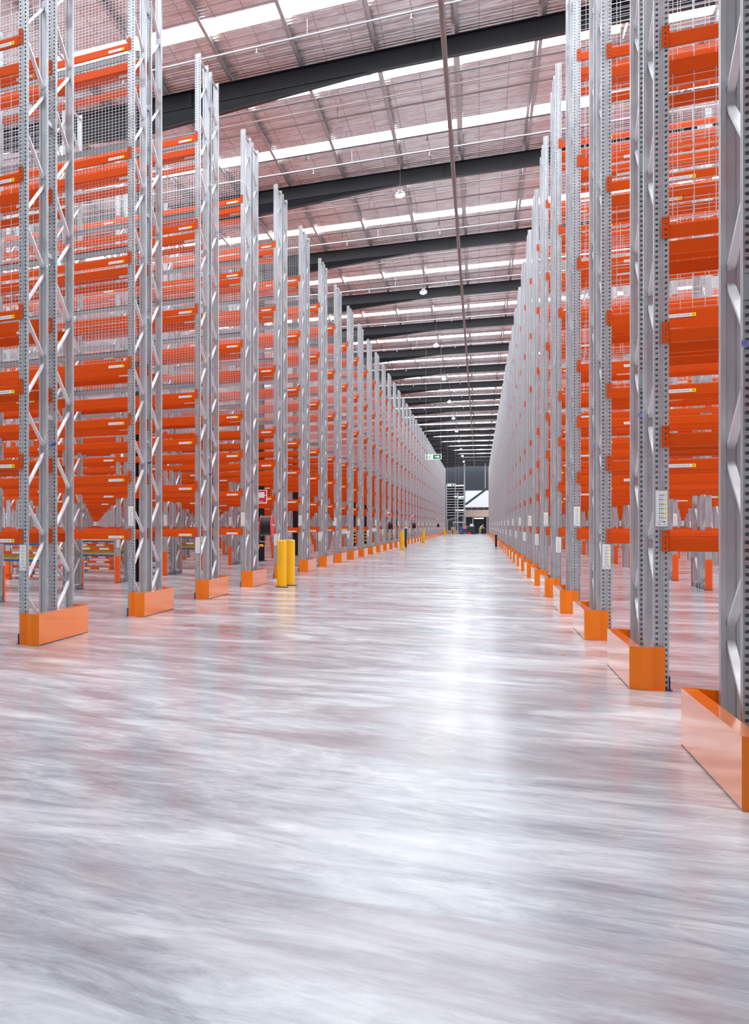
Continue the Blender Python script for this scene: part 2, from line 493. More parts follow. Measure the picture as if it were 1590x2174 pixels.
L = BAY - PW
PROF = [(0, -.095), (0, .018), (.006, .018), (.010, .031), (.05, .031), (.05, -.095)]
def connector(b, cx, s):
    # plate hooked on the post face with four dark slots, plus the return weld
    x0, x1 = cx - .026, cx + .026
    hx0, hx1 = cx - .008, cx + .008
    zs = [-.10, -.080, -.060, -.031, -.011, .018, .038, .066, .086, .10]
    b.box(x0, hx0, -.006, -.001, -.10, .10, 'orange'); b.box(hx1, x1, -.006, -.001, -.10, .10, 'orange')
    for i in range(0, len(zs), 2):
        b.box(hx0, hx1, -.006, -.001, zs[i], zs[i+1], 'orange')
    xe = x1 if s < 0 else x0
    b.box(xe - .003, xe + .003, -.006, .045, -.10, .10, 'orange')
b = MB(); b.extrude_x(PROF, -L/2, L/2, 'orange'); BEAM = b.data('beam')
b = MB(); b.extrude_x(PROF, -L/2, L/2, 'orange'); connector(b, -L/2 - .026, -1); connector(b, L/2 + .026, 1); BEAMC = b.data('beam_with_connectors')
b = MB(); connector(b, 0, -1); CONL = b.data('end_connector')
b = MB(); connector(b, 0, 1); CONR = b.data('end_connector')
def beam_label():
    b = MB(); b.box(-.13, .13, -.004, 0, -.022, .022, 'white'); b.box(.087, .131, -.0055, 0, -.0225, .0225, 'lyellow')
    x = -.115
    for w in (.012, .012, .006, .016, .012, .006, .014, .012, .008, .014):
        b.box(x, x + w, -.0048, -.004, -.009, .010, 'greyink'); x += w + .008
    b.box(.104, .114, -.0062, -.0055, -.01, .01, 'ink')
    return b.data('location_label')
BLAB = beam_label()
def post_label():
    b = MB(); b.box(-.041, .041, -.005, -.001, 0, .33, 'white')
    for i in range(6):
        z = .29 - i*.042
        b.tube((.026, -.0065, z), (.026, -.001, z), .0095, 'lyellow', 8)
        for q, w in ((-.018, .010), (-.004, .009), (.008, .008)):
            b.box(q, q + w*.7, -.006, -.005, z - .006, z + .006, 'ink')
        b.box(-.020, .012, -.0058, -.005, z - .024, z - .019, 'greyink')
    b.box(-.032, .02, -.006, -.005, .040, .044, 'ink'); b.box(.012, .026, -.006, -.005, .036, .048, 'ink')
    b.box(-.030, -.002, -.006, -.005, .015, .023, 'greyink'); b.box(.012, .03, -.006, -.005, .015, .023, 'greyink')
    return b.data('aisle_label')
PLAB = post_label()
b = MB(); b.prism([(-.064, .02), (-.064, -.07), (-.045, -.09), (.045, -.09), (.064, -.07), (.064, .02)], .006, .72, 'postguard')
b.prism([(-.068, .02), (-.068, -.075), (-.047, -.095), (.047, -.095), (.068, -.075), (.068, .02)], 0, .012, 'black')
PGUARD = b.data('column_guard')
b = MB(); b.box(-.06, .06, -.008, .0, -.012, .012, 'bluetie'); b.bar((-.06, -.03, -.03), (.06, -.012, .03), .02, .03, 'bluetie', (0, 1, 0)); b.box(-.06, .06, -.012, 0, -.02, -.012, 'navy')
CLIP = b.data('blue_clip')
b = MB(); b.box(-.02, .02, A2, B1, -.03, .03, 'galv'); b.box(-.05, .05, A2, A2+.006, -.08, .08, 'galv'); b.box(-.05, .05, B1-.006, B1, -.08, .08, 'galv')
SPACER = b.data('row_spacer')

def mesh_panel(px_, pz, t, z1):
    b = MB(); z0 = 4.58; w = L/2 + .03
    def rod(p, q):
        p = Vector(p); q = Vector(q); d = (q-p).normalized()
        u = Vector((0, t/2, 0)); s = d.cross(Vector((0, 1, 0)))*t/2
        i = len(b.v)
        for e in (p, q):
            b.v.extend([tuple(e-u-s), tuple(e-u+s), tuple(e+u+s), tuple(e+u-s)])
        for k in range(4):
            b.f.append((i+k, i+(k+1) % 4, i+4+(k+1) % 4, i+4+k)); b.m.append(b.mi('wire'))
    n = int(2*w/px_)
    for k in range(n+1): rod((-w + 2*w*k/n, 0, z0), (-w + 2*w*k/n, 0, z1))
    n = int((z1-z0)/pz)
    for k in range(n+1): rod((-w, t, z0 + (z1-z0)*k/n), (w, t, z0 + (z1-z0)*k/n))
    return b.data('mesh_panel')
FINE = (mesh_panel(.060, .055, .0045, 9.85), mesh_panel(.060, .055, .0045, 11.2))
COARSE = mesh_panel(.155, .085, .0055, 11.35)
b = MB(); b.box(-L/2-.03, L/2+.03, -.012, .025, -.07, .02, 'pipe'); b.box(-L/2-.03, L/2+.03, -.004, .02, .02, .042, 'blackpaint'); RAIL = b.data('mesh_rail')  # black upper strip stands in for the shadow gap above the rail

# planes: (outer face y, faces away?)
PLANES = [(A1, False), (A2, True), (B1, False), (B2, True)]
def beam_at(root, name, me, s, k, pl, z):
    yf, back = PLANES[pl]
    x = s*(PW + BAY*k + L/2)
    return put(name, me, (x, yf + (.008 if back else -.008), z), root, math.pi if back else 0.0)

EXTRA = {}
def merged_bays(s, k0, k1, skip):
    """beams of the deeper bays of a run, all one mesh"""
    key = ('b', s, k0, k1, tuple(sorted(skip)))
    if key in EXTRA: return EXTRA[key]
    b = MB()
    for k in range(k0, k1):
        xa, xb = sorted((s*(PW + BAY*k - .03), s*(PW + BAY*k + L + .03)))
        for z in LV:
            for pl, (yf, back) in enumerate(PLANES):
                if (k, pl) in skip: continue
                y0, y1 = (yf-.042, yf+.008) if back else (yf-.008, yf+.042)
                b.box(xa, xb, y0, y1, z-.095, z+.031, 'orange')
    EXTRA[key] = b.data('deep_beams'); return EXTRA[key]
def merged_posts(s, k0, k1):
    key = ('p', s, k0, k1)
    if key in EXTRA: return EXTRA[key]
    b = MB(); h = PW/2; g = 'galv'
    for k in range(k0, k1+1):
        x = s*(h + BAY*k)
        for yf, back in PLANES:
            y0, y1 = (yf-PD, yf) if back else (yf, yf+PD)
            b.box(x-h, x+h, y0, y1, 0, HT, g)
        for yf, d in ((A1, -1), (B2, 1)):
            y0, y1 = sorted((yf, yf + d*.09)); b.box(x-.064, x+.064, y0, y1, 0, .72, 'postguard')
        for y0, y1, ph in ((A1, A2, .5), (B1, B2, 1.1)):
            z = ph; up = True
            while z + .6 < HT:
                b.bar((x, (y0 if up else y1) + (.05 if up else -.05), z), (x, (y1 if up else y0) + (-.05 if up else .05), z+.6), .042, .026, 'brace')
                z += .6; up = not up
    EXTRA[key] = b.data('deep_uprights'); return EXTRA[key]

def add_post(root, s, k, q, me, base=True, guard=False):
    yf, back = PLANES[q]
    o = put('upright', me, (s*(PW/2 + BAY*k), yf, 0), root, math.pi if back else 0.0)
    if base:
        bp = put('base_plate', BASEP, (0, 0, 0), o); bp['label'] = 'navy blue base plate'
    if guard:
        g = put('column_guard', PGUARD, (0, 0, 0), o); g['label'] = 'orange column guard'
    return o

def build_rack(side, n, y0):
    s = -1 if side == 'left' else 1
    xe = -4.755 if s < 0 else 1.335
    first = n + (1 if s < 0 else 2)
    if s < 0: nb = max(1, min(20, math.ceil((.41*(y0+2) - 4.7)/BAY)))
    else: nb = max(1, min(10, math.ceil((.16*(y0+2) - 1.3)/BAY)))
    near = n <= (9 if s < 0 else 6)
    root = thing('pallet_rack', 'galvanised pallet rack with orange beams, %s from the camera on the %s side' % (ordinal(first), side),
                 'pallet rack', (xe, y0, 0), 'pallet racks %s of the aisle' % side)
    lines = min(nb + 1, 4) if near else 1
    nbi = min(nb, 3) if near else 0
    for k in range(lines):
        for q in range(4):
            holes = (k == 0 and n <= 12) or (k == 1 and n <= 3)
            o = add_post(root, s, k, q, POST if holes else POSTS, base=near, guard=(k > 0 and q in (0, 3)))
            if q == 0 and k <= 1:
                lz = 1.52 if (n + k) % 2 else .95
                if s > 0: lz = 1.52 if (n + k) % 2 == 0 else .95
                pl = put('aisle_label', PLAB, (0, 0, lz), o); pl['label'] = 'white aisle label with yellow dots'
            if near and q == 2 and k == 0:
                c = put('blue_clip', CLIP, (0, 0, 2.66), o); c['label'] = 'small pale blue clip'
        put('brace_lattice', BRA, (s*(PW/2 + BAY*k), 0, 0), root)
        put('brace_lattice', BRB, (s*(PW/2 + BAY*k), 0, 0), root)
        if near and k == 0:
            for z in (3.0, 5.2, 7.0, 8.9, 10.6):
                put('row_spacer', SPACER, (s*(PW/2 + BAY*k), 0, z), root)
    done = set()
    if near:
        for k in range(nbi):
            for pl in range(4):
                done.add((k, pl))
                for li, z in enumerate(LV):
                    if k == 0:
                        o = beam_at(root, 'beam', BEAM, s, k, pl, z)
                        put('end_connector', CONL, (-L/2 - .026, 0, 0), o); put('end_connector', CONR, (L/2 + .026, 0, 0), o)
                    else:
                        o = beam_at(root, 'beam', BEAMC, s, k, pl, z)
                    if pl in (0, 2) and (s < 0 or pl == 0 or k == 0):
                        if s < 0:
                            lx = L/2 - .19 if pl == 0 else L/2 - .32
                        else:
                            lx = -L/2 + .70
                        la = put('location_label', BLAB, (lx, 0, -.055), o); la['label'] = 'white location label with yellow end'
    else:
        for li, z in enumerate(LV):
            beam_at(root, 'beam', BEAMC, s, 0, 0, z)
        done.add((0, 0))
    if (near and nb > nbi) or not near:
        e = put('beam', merged_bays(s, nbi, nb, done), (0, 0, 0), root); e['kind'] = 'stuff'
    if nb + 1 > lines:
        e = put('upright', merged_posts(s, lines, nb), (0, 0, 0), root); e['kind'] = 'stuff'
    coarse = s > 0 or n == 0
    for k in range(nb if n <= 14 else min(nb, 3)):
        x = s*(PW + BAY*k + L/2)
        mp = put('mesh_panel', COARSE if coarse else FINE[n % 2], (x, A2 + .07, 0), root)
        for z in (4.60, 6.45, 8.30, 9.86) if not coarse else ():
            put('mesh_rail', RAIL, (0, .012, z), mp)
    return root

def guard_mesh(s):
    # end-of-row guard: long hollow rail beside the aisle with folded return plates at both ends; local x measured from the aisle face inwards
    b = MB(); LEN = 2.0; X = lambda d: s*d
    z0, z1 = .012, .40
    def pr(pts, za, zb):
        p = [(X(x), y) for x, y in pts]
        if s < 0: p = p[::-1]
        b.prism(p, za, zb, 'guard')
    pr([(0, .004), (.085, .004), (.085, LEN-.004), (0, LEN-.004)], z0, z1)           # rail
    b.box(min(X(.01), X(.08)), max(X(.01), X(.08)), .02, LEN-.02, 0, z0, 'black')  # black strip paints the shaded gap under the lifted rail
    return b.data('guard_rail')
def return_mesh(s, far):
    b = MB(); LEN = 2.0; X = lambda d: s*d
    e = LEN if far else 0.0; d = 1 if far else -1
    pts = [(0, 0), (.088, -.022), (.172, .022), (.255, .004)]
    outer = [(x, e - d*y) if far else (x, y) for x, y in pts]
    inner = [(x, y - d*.008) for x, y in outer]
    poly = [(X(x), y) for x, y in outer + inner[::-1]]
    b.prism(poly, .004, .402, 'guard')
    # weld toe
    b.box(min(X(0), X(.255)), max(X(0), X(.255)), min(e, e - d*.03), max(e, e - d*.03), 0, .004, 'guard')
    return b.data('return_plate')
GM = {s: (guard_mesh(s), return_mesh(s, False), return_mesh(s, True)) for s in (-1, 1)}
def build_guard(side, n, y0):
    s = -1 if side == 'left' else 1
    first = n + (1 if s < 0 else 2)
    g = thing('rack_end_guard', 'orange steel guard round the foot of the %s %s rack from the camera' % (ordinal(first), side),
              'rack guard', (-4.57 if s < 0 else 1.152, y0, 0), 'orange rack end guards %s of the aisle' % side)
    a, c, d = GM[s]
    put('guard_rail', a, (0, 0, 0), g); put('return_plate', c, (0, 0, 0), g); put('return_plate', d, (0, 0, 0), g)

NL, NR = 41, 41
for n in range(0, NL):
    y0 = 12.6 + 4.98*n
    build_rack('left', n, y0); build_guard('left', n, y0)
for n in range(-1, NR):
    y0 = 12.46 + 4.99*n
    build_rack('right', n, y0); build_guard('right', n, y0)

# ------------------------------------------------------------------ carton flow shelves in the lower bays on the left
def flow_meshes():
    W = L - .1
    fb = MB(); fb.box(-W/2, W/2, 0, .04, -.035, .035, 'orange')
    bed = MB()
    for k in range(14):
        x = -W/2 + .12 + k*(W-.24)/13
        bed.box(x-.08, x+.08, .12, 1.75, -.012, .0, 'tableTop')
        for q in range(20): bed.tube((x-.075, .16 + q*.08, .012), (x+.075, .16 + q*.08, .012), .017, 'roller', 6)
    edge = MB(); edge.box(-W/2, W/2, .06, .11, -.03, .01, 'blueedge')
    fr = MB()
    for x in (-W/2, W/2):
        for y in (.02, 1.78): fr.box(x-.02, x+.02, y-.02, y+.02, .0, 1.28, 'galv')
    leg = MB(); leg.box(-.05, .05, .0, .05, .40, 1.0, 'postguard')
    return fb.data('front_beam'), bed.data('roller_bed'), edge.data('front_edge'), fr.data('side_frame'), W
FB, BED, EDGE, FRM, FW = flow_meshes()
cf = 0
for n, k in ((2, 1), (3, 1), (4, 1), (5, 1), (5, 2), (6, 2), (7, 2), (8, 3)):
    cf += 1
    x = -4.755 - (PW + BAY*k + L/2); y = 12.6 + 4.98*n + .12
    t = thing('carton_flow_shelf', 'carton flow shelf with yellow roller lanes inside the %s bay of the %s left rack' % (ordinal(k+1), ordinal(n+1)), 'flow shelf', (x, y, 0), 'carton flow shelves')
    put('side_frame', FRM, (0, 0, 0), t)
    for z in (.37, .90):
        f = put('front_beam', FB, (0, 0, z), t)
        for lx in (-1.0, -.45, .1, .65, 1.15):
            put('location_label', BLAB, (lx, 0, 0), f)
    for z in (.72, 1.10):
        bd = put('roller_bed', BED, (0, 0, z), t); bd.rotation_euler = (.075, 0, 0)
        put('front_edge', EDGE, (0, 0, 0), bd)

# ------------------------------------------------------------------ bollards, hose reels, signs
b = MB()
R = .105
prof = [(R, .02), (R, 1.135), (R-.006, 1.155), (R-.022, 1.168), (0.02, 1.17)]
nseg = 24
def lathe(b, prof, m, n=24, c=(0, 0, 0)):
    i = len(b.v)
    for r, z in prof:
        for k in range(n):
            a = 2*math.pi*k/n; b.v.append((c[0] + r*math.cos(a), c[1] + r*math.sin(a), c[2] + z))
    for j in range(len(prof)-1):
        for k in range(n):
            b.f.append((i+j*n+k, i+j*n+(k+1) % n, i+(j+1)*n+(k+1) % n, i+(j+1)*n+k)); b.m.append(b.mi(m))
    b.f.append(tuple(i+(len(prof)-1)*n+k for k in range(n))); b.m.append(b.mi(m))
lathe(b, prof, 'yellow'); BPOST = b.data('bollard_post')
b = MB(); lathe(b, [(.155, 0), (.155, .012), (.12, .02)], 'black'); BBASE = b.data('bollard_base')
b = MB()
for a in (0, 1.9, 3.6): b.tube((.1*math.cos(a-1.2), .1*math.sin(a-1.2), 1.12), (.108*math.cos(a-1.2), .108*math.sin(a-1.2), 1.12), .012, 'brass', 8)
BBOLT = b.data('bollard_bolt')
BOLL = [(-4.0, 28.05, 'nearer of the two yellow bollards by the first hose reel'), (-3.93, 28.95, 'farther of the two yellow bollards by the first hose reel'),
        (-3.95, 75.2, 'yellow bollard by the second hose reel along the left racks'), (-3.9, 103.8, 'yellow bollard by the third hose reel along the left racks'),
        (-3.8, 166.0, 'yellow bollard farthest down the left side near the end')]
for x, y, lab in BOLL:
    t = thing('bollard', lab, 'bollard', (x, y, 0), 'yellow bollards')
    put('bollard_post', BPOST, (0, 0, 0), t); bb = put('bollard_base', BBASE, (0, 0, 0), t); bb['label'] = 'black base ring'
    put('cap_bolt', BBOLT, (0, 0, 0), t)

def reel_meshes():
    fl = MB()
    for sx in (-.13, .13):
        fl.tube((sx-.006, 0, 0), (sx+.006, 0, 0), .275, 'red', 28); fl.ring((sx, 0, 0), (1, 0, 0), .27, .014, 'red', 28, 6)
    fl.tube((-.19, 0, 0), (.19, 0, 0), .035, 'galv', 12)
    hs = MB()
    for layer, rr in enumerate((.20, .225, .247)):
        for q in range(8):
            hs.ring((-.105 + q*.03 + (.012 if layer % 2 else 0), 0, 0), (1, 0, 0), rr, .0165, 'black', 24, 6)
    hs.tube((-.115, 0, 0), (.115, 0, 0), .2, 'black', 24)
    br = MB()
    br.box(-.19, -.165, -.03, .03, -.42, .05, 'galv'); br.box(-.19, .0, -.03, .03, -.44, -.41, 'galv'); br.box(-.23, -.19, -.05, .05, -.46, .10, 'galv')
    tail = MB()
    pts = [(-.10, -.25, -.1), (-.13, -.26, -.28), (-.16, -.22, -.42), (-.17, -.16, -.5)]
    for p, q in zip(pts, pts[1:]): tail.tube(p, q, .0165, 'black', 8)
    nz = MB(); nz.tube((-.17, -.16, -.48), (-.18, -.15, -.62), .022, 'brass', 10); nz.tube((-.14, -.17, -.52), (-.06, -.19, -.53), .032, 'yellow', 12)
    return fl.data('reel_flange'), hs.data('hose_coil'), br.data('wall_bracket'), tail.data('hose_tail'), nz.data('nozzle')
RFL, RHS, RBR, RTL, RNZ = reel_meshes()
def hose_sign():
    b = MB(); b.box(-.15, .15, 0, .004, -.18, .18, 'white'); b.box(-.13, .13, -.002, 0, -.15, .16, 'signred')
    b.box(-.085, .085, -.004, -.002, -.03, .12, 'white'); b.box(-.085, -.045, -.004, -.002, -.10, -.03, 'white')
    b.tube((.085, -.003, .045), (.12, -.003, .02), .01, 'white', 6)
    b.box(-.05, -.02, -.004, -.002, -.125, -.11, 'white'); b.box(-.012, .018, -.004, -.002, -.125, -.11, 'white'); b.box(.025, .05, -.004, -.002, -.125, -.11, 'white')
    return b.data('hose_sign_plate')
HSG = hose_sign()
for i, y in enumerate((29.88, 76.4, 105.2, 169.35)):
    lab = ('first', 'second', 'third', 'farthest')[i]
    t = thing('hose_reel', 'red fire hose reel wound with black hose, %s along the left racks' % lab, 'hose reel', (-4.62, y, 1.52), 'fire hose reels')
    put('reel_flange', RFL, (0, 0, 0), t)
    for nm, me, lb in (('hose_coil', RHS, 'black hose'), ('bracket', RBR, 'steel bracket'), ('hose_tail', RTL, 'black hose end'), ('nozzle', RNZ, 'brass nozzle with yellow tip')):
        o = put(nm, me, (0, 0, 0), t); o['label'] = lb
    tag(put('hose_reel_sign', HSG, (-4.74, y - .14, 2.29)), 'red and white fire hose sign above the %s hose reel on the left racks' % lab, 'sign', 'hose reel signs')

for i, (y, z, lab) in enumerate(((49.6, 1.18, 'nearest'), (64.55, 1.2, 'second'), (94.5, 1.25, 'farthest'))):
    t = thing('equipment_box', 'small white box with yellow top fixed low on a left rack end, %s of three' % lab, 'box', (-4.70, y, z), 'white boxes on the left rack ends')
    b = MB(); b.prism([(-.12, -.09), (.12, -.09), (.12, .03), (-.12, .03)], 0, .17, 'white'); b.box(-.06, .0, .03, .10, .04, .12, 'galv'); put('box_body', b.data('box_body'), (0, 0, 0), t)
    b = MB(); b.prism([(-.125, -.095), (.125, -.095), (.125, .035), (-.125, .035)], .17, .22, 'yellow'); put('box_lid', b.data('box_lid'), (0, 0, 0), t)['label'] = 'yellow lid'

b = MB(); b.tube((0, 0, 0), (0, 0, .86), .065, 'blackpaint', 16); b.box(-.11, .11, -.11, .11, 0, .012, 'blackpaint'); KPOST = b.data('black_post')
tag(put('black_post', KPOST, (1.0, 89.5, 0)), 'short black post on the floor beside the far right racks', 'bollard')
b = MB(); b.tube((0, 0, 0), (0, 0, 1.3), .06, 'blackpaint', 16); b.box(-.11, .11, -.11, .11, 0, .012, 'blackpaint')
tag(put('black_post', b.data('tall_black_post'), (-4.25, 85.5, 0)), 'tall black post standing at the left rack ends between yellow bollards', 'bollard')

# exit signs
def exit_meshes():
    W, H = .78, .30
    c = MB(); c.box(-W/2, W/2, -.03, .03, 0, H, 'exitwhite')
    g = MB(); g.box(-.02, W/2-.03, -.034, -.03, .03, H-.03, 'green'); g.box(-W/2+.04, -W/2+.10, -.034, -.03, .03, H-.03, 'green')
    a = MB(); a.box(.06, .20, -.038, -.034, .125, .175, 'exitwhite')
    a.f.append((len(a.v), len(a.v)+1, len(a.v)+2)); a.v += [(.19, -.038, .06), (.30, -.038, .15), (.19, -.038, .24)]; a.m.append(a.mi('exitwhite'))
    r = MB(); r.tube((-.14, -.036, .225), (-.14, -.032, .225), .022, 'green', 10)
    for p, q in (((-.15, .20), (-.19, .13)), ((-.19, .13), (-.15, .09)), ((-.15, .09), (-.17, .04)), ((-.19, .13), (-.23, .08)), ((-.23, .08), (-.27, .09)), ((-.155, .19), (-.11, .16)), ((-.16, .19), (-.21, .18))):
        r.bar((p[0], -.033, p[1]), (q[0], -.033, q[1]), .004, .024, 'green', (0, 1, 0))
    rod = MB(); rod.tube((0, 0, H), (0, 0, 7.0), .008, 'pipe', 6)
    return [m.data(nm) for m, nm in ((c, 'sign_case'), (g, 'green_panel'), (a, 'arrow'), (r, 'running_figure'), (rod, 'hanging_rod'))]
EX = exit_meshes()
for i, (x, y, z) in enumerate(((-2.15, 70.4, 5.33), (-2.45, 133.5, 5.75), (-2.4, 206, 6.0))):
    t = thing('exit_sign', 'green and white exit sign with arrow hung from the roof, %s down the aisle' % ('nearest', 'second', 'farthest')[i], 'exit sign', (x, y, z), 'hanging exit signs')
    put('sign_case', EX[0], (0, 0, 0), t); put('green_panel', EX[1], (0, 0, 0), t); put('arrow', EX[2], (0, 0, 0), t); put('running_figure', EX[3], (0, 0, 0), t)
    put('hanging_rod', EX[4], (-.36, 0, 0), t); put('hanging_rod', EX[4], (.36, 0, 0), t)

# high bay lamps
b = MB(); lathe(b, [(.125, 0), (.13, .03), (.11, .07), (.06, .09), (.05, .15), (.01, .155)], 'lampbody', 20); LB = b.data('lamp_housing')
b = MB(); lathe(b, [(.118, .012), (.118, -.01), (.09, -.05), (.05, -.07), (.01, -.075)], 'lamp', 20); LG = b.data('lamp_lens')
b = MB(); b.tube((0, 0, .15), (0, 0, 1.98), .005, 'pipe', 6); LC = b.data('suspension_wire')
lamps = [(-1.87, 34.8 + 15.1*k - 15.1) for k in range(0, 12)]
for i, (x, y) in enumerate(lamps):
    t = thing('high_bay_lamp', 'round glowing high bay lamp hung above the main aisle, %s one from the camera' % ordinal(i+1), 'ceiling lamp', (x, y, 11.1), 'high bay lamps over the aisle')
    put('lamp_housing', LB, (0, 0, 0), t); put('lamp_lens', LG, (0, 0, 0), t); put('suspension_wire', LC, (0, 0, 0), t)
t = thing('high_bay_lamp', 'round glowing high bay lamp seen through the upper left racks', 'ceiling lamp', (-8.75, 25.8, 11.1), 'high bay lamps over the racks')
put('lamp_housing', LB, (0, 0, 0), t); put('lamp_lens', LG, (0, 0, 0), t); put('suspension_wire', LC, (0, 0, 0), t)
# lamp suspended sprinkler drop near the first beam
# ------------------------------------------------------------------ far end of the aisle
simple = thing
t = simple('shelving_tower', 'tall grey multi level shelving tower at the far left end of the aisle', 'shelving', (-3.5, 222, 0))
b = MB()
for x in (-1.3, 0, 1.3):
    for y in (0, 1.2): b.box(x-.06, x+.06, y-.06, y+.06, 0, 8.9, 'shelfgrey')
put('tower_frame', b.data('tower_frame'), (0, 0, 0), t)
b = MB(); b.box(-1.35, 1.35, 0, 1.2, 0, .1, 'tableTop'); SH = b.data('shelf')
for k in range(12): put('shelf', SH, (0, 0, 3.3 + k*.48), t)
b = MB(); b.box(-1.35, 1.35, 1.25, 1.3, 0, 8.9, 'walldark'); put('back_panel', b.data('back_panel'), (0, 0, 0), t)
b = MB(); b.box(-.7, .7, -.05, .05, 0, .14, 'tube'); TB = b.data('tube_light')
for x, y, z, lab in ((-2.9, 220.5, 8.55, 'topmost white tube light in front of the grey shelving tower'), (-2.9, 220.5, 6.6, 'middle white tube light in front of the grey shelving tower'),
                     (-2.7, 220.5, 4.15, 'lowest white tube light in front of the grey shelving tower'), (0.0, 227, 2.75, 'white tube light under the tan mezzanine edge')):
    tag(put('tube_light', TB, (x, y, z)), lab, 'light', 'tube lights at the far end')
t = simple('mezzanine', 'tan fronted mezzanine platform across the far right end of the aisle', 'mezzanine', (0, 224, 0))
b = MB(); b.box(-2.1, 5, 0, .12, 3.05, 4.3, 'tan'); put('front_board', b.data('front_board'), (0, 0, 0), t)
b = MB(); b.box(-2.1, 5, .12, 10, 2.9, 3.1, 'walldark'); put('platform', b.data('platform'), (0, 0, 0), t)
b = MB(); b.box(-2.1, 5, 0, .05, 4.72, 4.78, 'red')
for k in range(8): b.box(-2.0 + k*.9, -1.95 + k*.9, 0, .05, 4.3, 4.75, 'shelfgrey')
put('handrail', b.data('handrail'), (0, 0, 0), t)
b = MB(); b.box(-.09, .09, 0, .18, 0, 2.95, 'shelfgrey'); LEGM = b.data('support_leg')
for x in (-2.0, -.9, 1.2, 4.2): put('support_leg', LEGM, (x, 0, 0), t)
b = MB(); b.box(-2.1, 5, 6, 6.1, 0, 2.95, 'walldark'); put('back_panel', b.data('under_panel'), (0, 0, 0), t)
b = MB(); b.box(-2.1, 5, 0, .15, 4.9, 8.0, 'wallwhite'); tag(put('white_partition', b.data('white_partition'), (0, 232, 0)), 'white wall panel above the mezzanine at the far end', 'partition')
b = MB(); b.box(-8, 6, 0, .15, 0, 13, 'walldark'); tag(put('dark_partition', b.data('dark_partition'), (0, 236, 0)), 'dark wall panel behind everything at the far end of the aisle', 'partition')
t = simple('inclined_conveyor', 'dark inclined conveyor rising to the upper right at the far end', 'conveyor', (0, 222.5, 0))
b = MB(); b.bar((-2.0, 0, 5.25), (1.1, 0, 8.0), .9, .34, 'walldark', (0, 1, 0)); put('conveyor_bed', b.data('conveyor_bed'), (0, 0, 0), t)
b = MB(); b.box(.85, 1.0, -.1, .1, 7.9, 12.8, 'shelfgrey'); put('hanger', b.data('hanger'), (0, 0, 0), t)
b = MB(); b.tube((0, 0, 0), (0, 0, 12.9), .10, 'shelfgrey', 12); PL1 = b.data('tall_pole')
tag(put('support_pole', PL1, (-2.1, 219.5, 0)), 'slim grey pole reaching up to the roof at the far end', 'pole')
b = MB(); b.tube((0, 0, 0), (0, 0, 7.4), .11, 'shelfgrey', 12)
tag(put('support_pole', b.data('short_pole'), (-3.1, 219.0, 0)), 'shorter grey pole in front of the shelving tower at the far end', 'pole')
t = simple('chute', 'brown and grey sloping chute below the shelving tower', 'chute', (-3.4, 220.5, 0))
b = MB(); b.bar((-1.3, 0, 2.5), (1.1, 0, 3.3), .5, .1, 'shelfgrey', (0, 1, 0)); put('upper_bed', b.data('upper_bed'), (0, 0, 0), t)
b = MB(); b.bar((-1.3, 0, 2.35), (.2, 0, 2.75), .5, .08, 'carton', (0, 1, 0)); put('lower_bed', b.data('lower_bed'), (0, 0, 0), t)
b = MB(); b.box(-1.25, -1.15, -.1, .1, 0, 2.5, 'shelfgrey'); b.box(1.0, 1.1, -.1, .1, 0, 3.2, 'shelfgrey'); put('stand', b.data('stand'), (0, 0, 0), t)
t = simple('packing_table', 'tall grey packing table behind the cartons at the far end', 'table', (-2.9, 217.8, 0))
b = MB(); b.box(-.9, .8, -.4, .4, 1.95, 2.2, 'tableTop'); put('table_top', b.data('table_top'), (0, 0, 0), t)
b = MB(); b.box(-.04, .04, -.04, .04, 0, 1.95, 'shelfgrey'); TL = b.data('table_leg')
for x in (-.8, .7):
    for y in (-.35, .35): put('leg', TL, (x, y, 0), t)
b = MB(); b.box(-.40, .40, -.30, .30, 0, .66, 'carton'); b.box(-.03, .03, -.303, -.30, 0, .66, 'tan'); CB = b.data('carton')
for x, y, z, rz, sc, lab in ((-4.2, 216.2, 0, .05, .95, 'leftmost brown carton on the floor at the far end'), (-3.27, 216.0, 0, -.1, 1.0, 'brown carton beside the blue bin at the far end'),
                             (-3.65, 216.1, .70, .15, .8, 'brown carton on top of the two floor cartons at the far end')):
    o = put('carton', CB, (x, y, z), None, rz); o.scale = (sc, sc, sc); tag(o, lab, 'carton', 'cartons at the far end')
t = simple('blue_bin', 'blue plastic bin on the floor beside the person in the orange vest', 'bin', (-2.5, 216.45, 0))
b = MB(); b.prism([(-.24, -.25), (.24, -.25), (.28, .25), (-.28, .25)], .1, 1.35, 'blueplastic'); put('bin_body', b.data('bin_body'), (0, 0, 0), t)
b = MB(); b.box(-.28, .28, -.28, .28, 1.35, 1.41, 'blueedge'); put('bin_lid', b.data('bin_lid'), (0, 0, 0), t)
b = MB(); b.tube((-.3, .2, .1), (.3, .2, .1), .1, 'black', 12); put('wheels', b.data('bin_wheel'), (0, 0, 0), t).name = 'wheel'
b = MB(); b.box(-.25, .25, -.2, .2, 0, .35, 'red'); b.box(-.22, .22, -.17, .17, .35, .37, 'black'); tag(put('red_crate', b.data('red_crate'), (-1.45, 216.2, 0)), 'low red crate on the floor right of the person in orange', 'crate')
t = simple('workbench', 'dark workbench with pale top under the mezzanine at the far end', 'table', (-1.2, 220, 0))
b = MB(); b.box(-.6, .6, -.35, .35, 1.3, 1.38, 'tableTop'); put('bench_top', b.data('bench_top'), (0, 0, 0), t)
b = MB(); b.box(-.55, .55, -.3, .3, .1, 1.3, 'walldark'); put('bench_body', b.data('bench_body'), (0, 0, 0), t)
